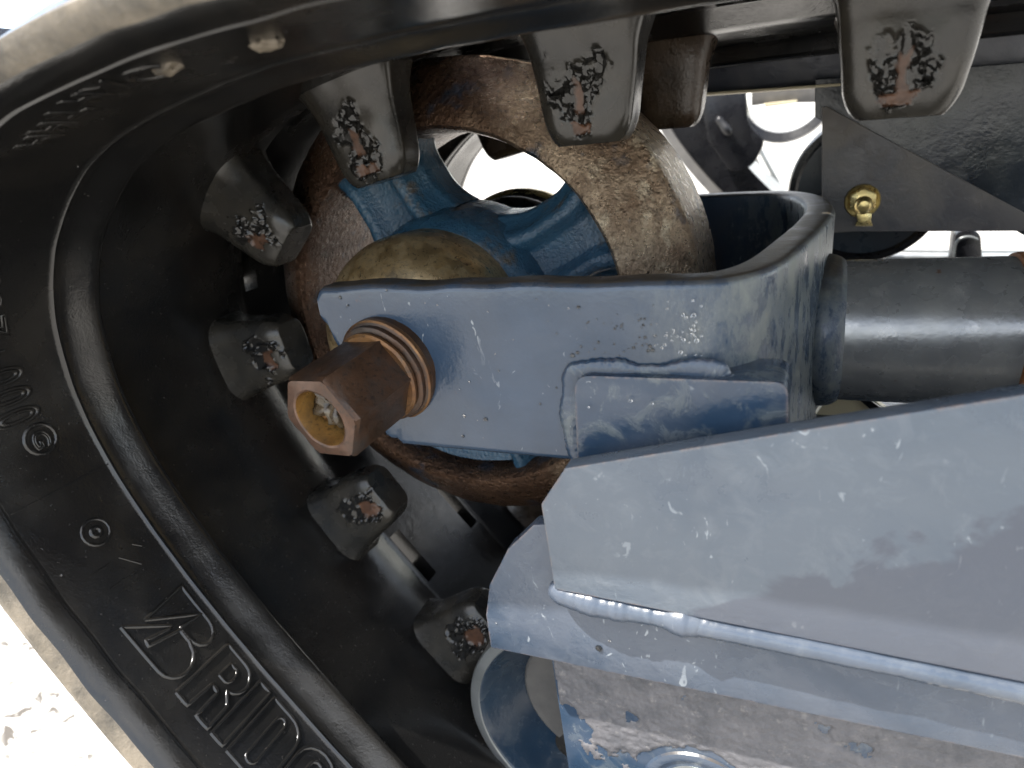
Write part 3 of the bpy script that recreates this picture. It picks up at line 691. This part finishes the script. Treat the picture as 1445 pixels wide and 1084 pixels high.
def mud_crust():
    st = .0009; x0, x1, z0, z1 = q0.x - .002, .30, q1.z - .03, q0.z + .012; nx = int((x1 - x0) / st); nz = int((z1 - z0) / st); H_ = {}; V = []; Fc = []
    for i in range(nx + 1):
        for k in range(nz + 1):
            x = x0 + i * st; z = z0 + k * st; p = Vector((x * 38, 0, z * 26)); f = mnoise.fractal(p, .8, 2.1, 6)
            lim = x - (q0.x + ex.x * (z - q0.z) / ex.z)                         # distance from the plate's left edge
            low = (z - (q0.z - .030 - 1.0 * max(0, x - q0.x - .006))) * 18        # clean below a line running down to the right
            rb = math.hypot(x - bc.x, z - bc.z); clean = (rb - .031) * 60
            v = min(.55 + f * .75, low + f * .5, clean + f * .4)
            if lim < .0012: v = -1
            h = max(0, min(1, v / .16)); H_[i, k] = h
            V.append((x, -.1051 - h * .0009 * (1 + .6 * mnoise.fractal(Vector((x, 0, z)) * 260, .7, 2.0, 4)) + (.0012 if h <= 0 else 0), z))
    for i in range(nx):
        for k in range(nz):
            if H_[i, k] + H_[i + 1, k] + H_[i, k + 1] + H_[i + 1, k + 1] > .02: a_ = i * (nz + 1) + k; Fc.append((a_, a_ + nz + 1, a_ + nz + 2, a_ + 1))
    return mk('mud_crust', V, Fc, 'mud', mp, True, 180)
mud_crust()
bh = lathe('bolt_head', [(.0001, -.1125), (.008, -.112), (.0120, -.1105), (.0134, -.1085), (.0134, -.106)], bc.x, bc.z, 'gold', mp, 64)
lathe('washer', [(.0195, -.1049), (.0195, -.1068), (.0185, -.1075), (.0150, -.1076), (.0140, -.1068), (.001, -.1068)], bc.x, bc.z, 'steel', bh, 64)

tf = empty('undercarriage', (.3, .07, -.34), 'dark navy undercarriage body added behind the bracket to block bright reflections on the belt', 'undercarriage')
fo = rounded([(.072, -.148), (.105, -.100), (.46, -.104), (.46, -.33), (.11, -.33), (.085, -.25)], [.012, .02, 0, 0, .03, .02])
prism('frame_blocker', fo, -.040, .260, 'paint_flange', tf, .004, 3)  # frame mass added here and enlarged to keep bright reflections off the belt

# ------------------------------------------------------------------ frame parts at upper right
def poly(pts, Y): return [(at(x, y, Y).x, at(x, y, Y).z) for x, y in pts]
fr = empty('track_frame_beam', (.2, .235, .1), 'greyblue horizontal frame beam above the fork with pale lower edge', 'beam')
prism('beam', poly([(880, 139), (1168, 119), (1500, 96), (1500, -120), (880, -120)], .225), .225, .245, 'beam', fr, .001)
prism('flange', poly([(880, 139.5), (1168, 119.5), (1185, 118.5), (1185, 122), (880, 143)], .224), .205, .250, 'cream', fr, .0004, 1)
gp = empty('gusset_plate', (.25, .205, .0), 'dusty grey triangular gusset plate with a gold bolt, right of the fork', 'plate')
prism('plate', poly([(1160, 152), (1166, 150), (1490, 324), (1490, 326), (1203, 327), (1160, 330)], .20), .20, .206, 'frame_grey', gp, .0005, 1)
bc = at(1217, 284, .198)
bn = prism('bolt', [(bc.x + .0095 * math.cos(R(30 + 60 * k)), bc.z + .0005 + .0095 * math.sin(R(30 + 60 * k))) for k in range(6)], .1915, .1975, 'gold', gp, .0008)
lathe('washer', [(.0001, .1985), (.0085, .1985), (.0112, .1975), (.0118, .1985), (.0118, .2000)], bc.x, bc.z, 'gold', bn, 48)
lathe('stub', [(.0001, .1855), (.0035, .186), (.0058, .1882), (.0064, .191), (.0064, .1985)], bc.x + .0005, bc.z - .002, 'gold', bn, 40)
bb = [at(x, y, .194) for x, y in ((1207, 300), (1231, 300), (1229, 311), (1232, 319), (1206, 319), (1210, 311))]
prism('tab', [(p.x, p.z) for p in bb], .193, .1965, 'gold', bn, .0008)
dp = empty('steel_plate', (.3, .225, .0), 'dark navy wet side plate in the upper right corner', 'plate')
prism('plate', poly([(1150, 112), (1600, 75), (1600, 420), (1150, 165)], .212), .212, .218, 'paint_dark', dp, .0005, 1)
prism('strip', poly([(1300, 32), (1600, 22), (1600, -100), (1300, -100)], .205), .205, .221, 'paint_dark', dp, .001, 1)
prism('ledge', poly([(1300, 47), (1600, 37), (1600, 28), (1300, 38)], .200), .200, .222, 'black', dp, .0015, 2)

# ------------------------------------------------------------------ things seen through the gaps
dr = empty('drum', (.24, .30, -.05), 'dark round drum just under the gusset plate above the tube', 'drum')
dc = at(1222, 268, .27); rdm = abs(at(1222, 366, .27).z - dc.z)
lathe('shell', [(.001, .268), (rdm * .93, .268), (rdm * .985, .2705), (rdm, .276), (rdm, .36), (.001, .36)], dc.x, dc.z, 'dark_drum', dr, 96)
lathe('rim', [(rdm * .90, .2675), (rdm * .94, .2655), (rdm * 1.02, .2655), (rdm * 1.04, .270), (rdm * 1.04, .276), (rdm, .278)], dc.x, dc.z, 'black', dr, 96)
ps = empty('stub_post', (at(1365, 365, .4).x, .4, at(1365, 420, .4).z), 'short black post with pale rim in the gap above the tube', 'post')
pp = rounded(poly([(1340, 430), (1349, 325), (1384, 325), (1390, 430)], .4), [0, .012, .012, 0])
prism('post', pp, .4, .43, 'black', ps, .002)
bead('pale_rim', [at(1341, 400, .398), at(1345, 365, .398), at(1350, 341, .398), at(1366, 334, .398), at(1380, 338, .398)], .0012, 'steel', ps, 0, .01, 8, .002)
rail = empty('thin_rail', (at(1380, 358, .6).x, .6, at(1380, 358, .6).z), 'thin grey horizontal rail in the gap above the tube', 'rail')
prism('rail', poly([(1230, 353), (1600, 355), (1600, 357.5), (1230, 356)], .6), .6, .606, 'steel', rail, .0004, 1)
lr = empty('steel_bar', (at(1380, 362, .55).x, .55, at(1380, 362, .55).z), 'grey low bar resting right behind the tube top', 'bar')
prism('bar', poly([(1230, 361), (1600, 361), (1600, 385), (1230, 385)], .55), .55, .57, 'steel', lr, .001, 1)
cb = empty('sunlit_ground_strip', (.22, .1, -.11), 'small cream strip in place of sunlit ground, with a shadow stripe, below the fork and tube joint', 'bracket')
prism('strip', poly([(1110, 640), (1180, 546), (1215, 549), (1265, 590), (1200, 640)], .10), .10, .108, 'cream', cb, .0008)  # stands in for the sunlit ground showing under the tube
prism('shadow_stripe', poly([(1192, 545), (1202, 545), (1262, 588), (1245, 592)], .0985), .0965, .0992, 'black', cb, .0004, 1)  # shadow on that ground, built as a black strip

ft = empty('rubber_track', (.1, .65, GZ), 'black rubber track of the machine\'s other side seen through the gap beside the rim', 'track')
def sweep2(name, pts, hw, y0, y1, mat, parent):
    P = catmull(pts, 12); V = []; Fc = []
    for i in range(len(P)):
        a = P[max(i - 1, 0)]; b = P[min(i + 1, len(P) - 1)]; t = (b - a) / np.linalg.norm(b - a); n_ = np.array((-t[1], t[0]))
        for o_, y in ((hw, y0), (hw, y1), (-hw, y1), (-hw, y0)): q = P[i] + n_ * o_; V.append((q[0], y, q[1]))
    for i in range(len(P) - 1):
        for j in range(4): Fc.append((i * 4 + j, i * 4 + (j + 1) % 4, i * 4 + 4 + (j + 1) % 4, i * 4 + 4 + j))
    Fc += [(0, 1, 2, 3), tuple(range(len(V) - 4, len(V)))]
    return mk(name, V, Fc, mat, parent, True, 40)
c_ = [(920, 60), (945, 120), (972, 180), (1012, 235), (1060, 285), (1130, 345), (1220, 400)]
sweep2('belt', poly(c_, .62), .022, .62, .80, 'black', ft)
sweep2('belt_edge', poly([(x - 30, y + 6) for x, y in c_], .615), .006, .612, .80, 'web_grey', ft)
sweep2('belt_rib', poly([(x + 30, y - 6) for x, y in c_], .60), .005, .60, .66, 'black', ft)
fb = empty('pin_bracket', (.12, .6, .06), 'black bracket with a glinting pin in front of the far rubber track', 'bracket')
prism('plate', rounded(poly([(985, 120), (1050, 120), (1056, 175), (1080, 200), (1062, 235), (1032, 244), (1000, 200)], .58), .01), .58, .60, 'black', fb, .003)
p0 = at(1012, 165, .572); p1 = at(1032, 190, .566)
bead('pin', [p0, (p0 + p1) / 2, p1], .006, 'black', fb, 0, .01, 12, .002)
fh = empty('hoop', (.16, .6, .02), 'black hoop curving across the bright gap left of the gusset plate', 'hoop')
hc = at(1108, 128, .6); hr = abs(at(1108, 199, .6).z - hc.z)
lathe('hoop', [(hr * .82, .59), (hr, .585), (hr * 1.04, .60), (hr * 1.04, .64), (hr * .82, .64)], hc.x, hc.z, 'black', fh, 72, close=True)
cpn = empty('cover', (.17, .7, .08), 'small grey cover with cream rim just under the beam in the gap', 'cover')
prism('panel', poly([(1060, 110), (1175, 110), (1175, 144), (1085, 146), (1060, 150)], .70), .70, .71, 'web_grey', cpn, .002)
prism('rim', poly([(1078, 146), (1125, 141), (1125, 145), (1080, 151)], .695), .69, .698, 'cream', cpn, .001)
pil = empty('fender', (.2, .5, -.02), 'dark rounded fender edge left of the gusset plate', 'fender')
prism('fender', rounded(poly([(1104, 300), (1122, 240), (1160, 205), (1210, 195), (1210, 300)], .45), [0, .03, .03, 0, 0]), .45, .50, 'black', pil, .004, 3)
for i, (x, mt, lab) in enumerate(((1042, 'pinkboard', 'pale pink board in the bright gap beside the far track'), (1066, 'cream', 'white painted bar right of the pink board'), (1075, 'black', 'black bar between white bars in the bright gap'), (1088, 'steel', 'grey blue bar right of the black bar in the bright gap'))):
    bo = empty('board', (at(x, 290, 1.1).x, 1.1, at(x, 290, 1.1).z), lab, 'board')
    wd = (16, 10, 6, 6)[i]
    prism('plank', poly([(x - 28, 208 - 4 * i), (x - 28 + wd, 205 - 4 * i), (x + wd + 40, 320), (x + 40, 322)], 1.1 + .02 * i), 1.1 + .02 * i, 1.12 + .02 * i - .004, mt, bo, .001)
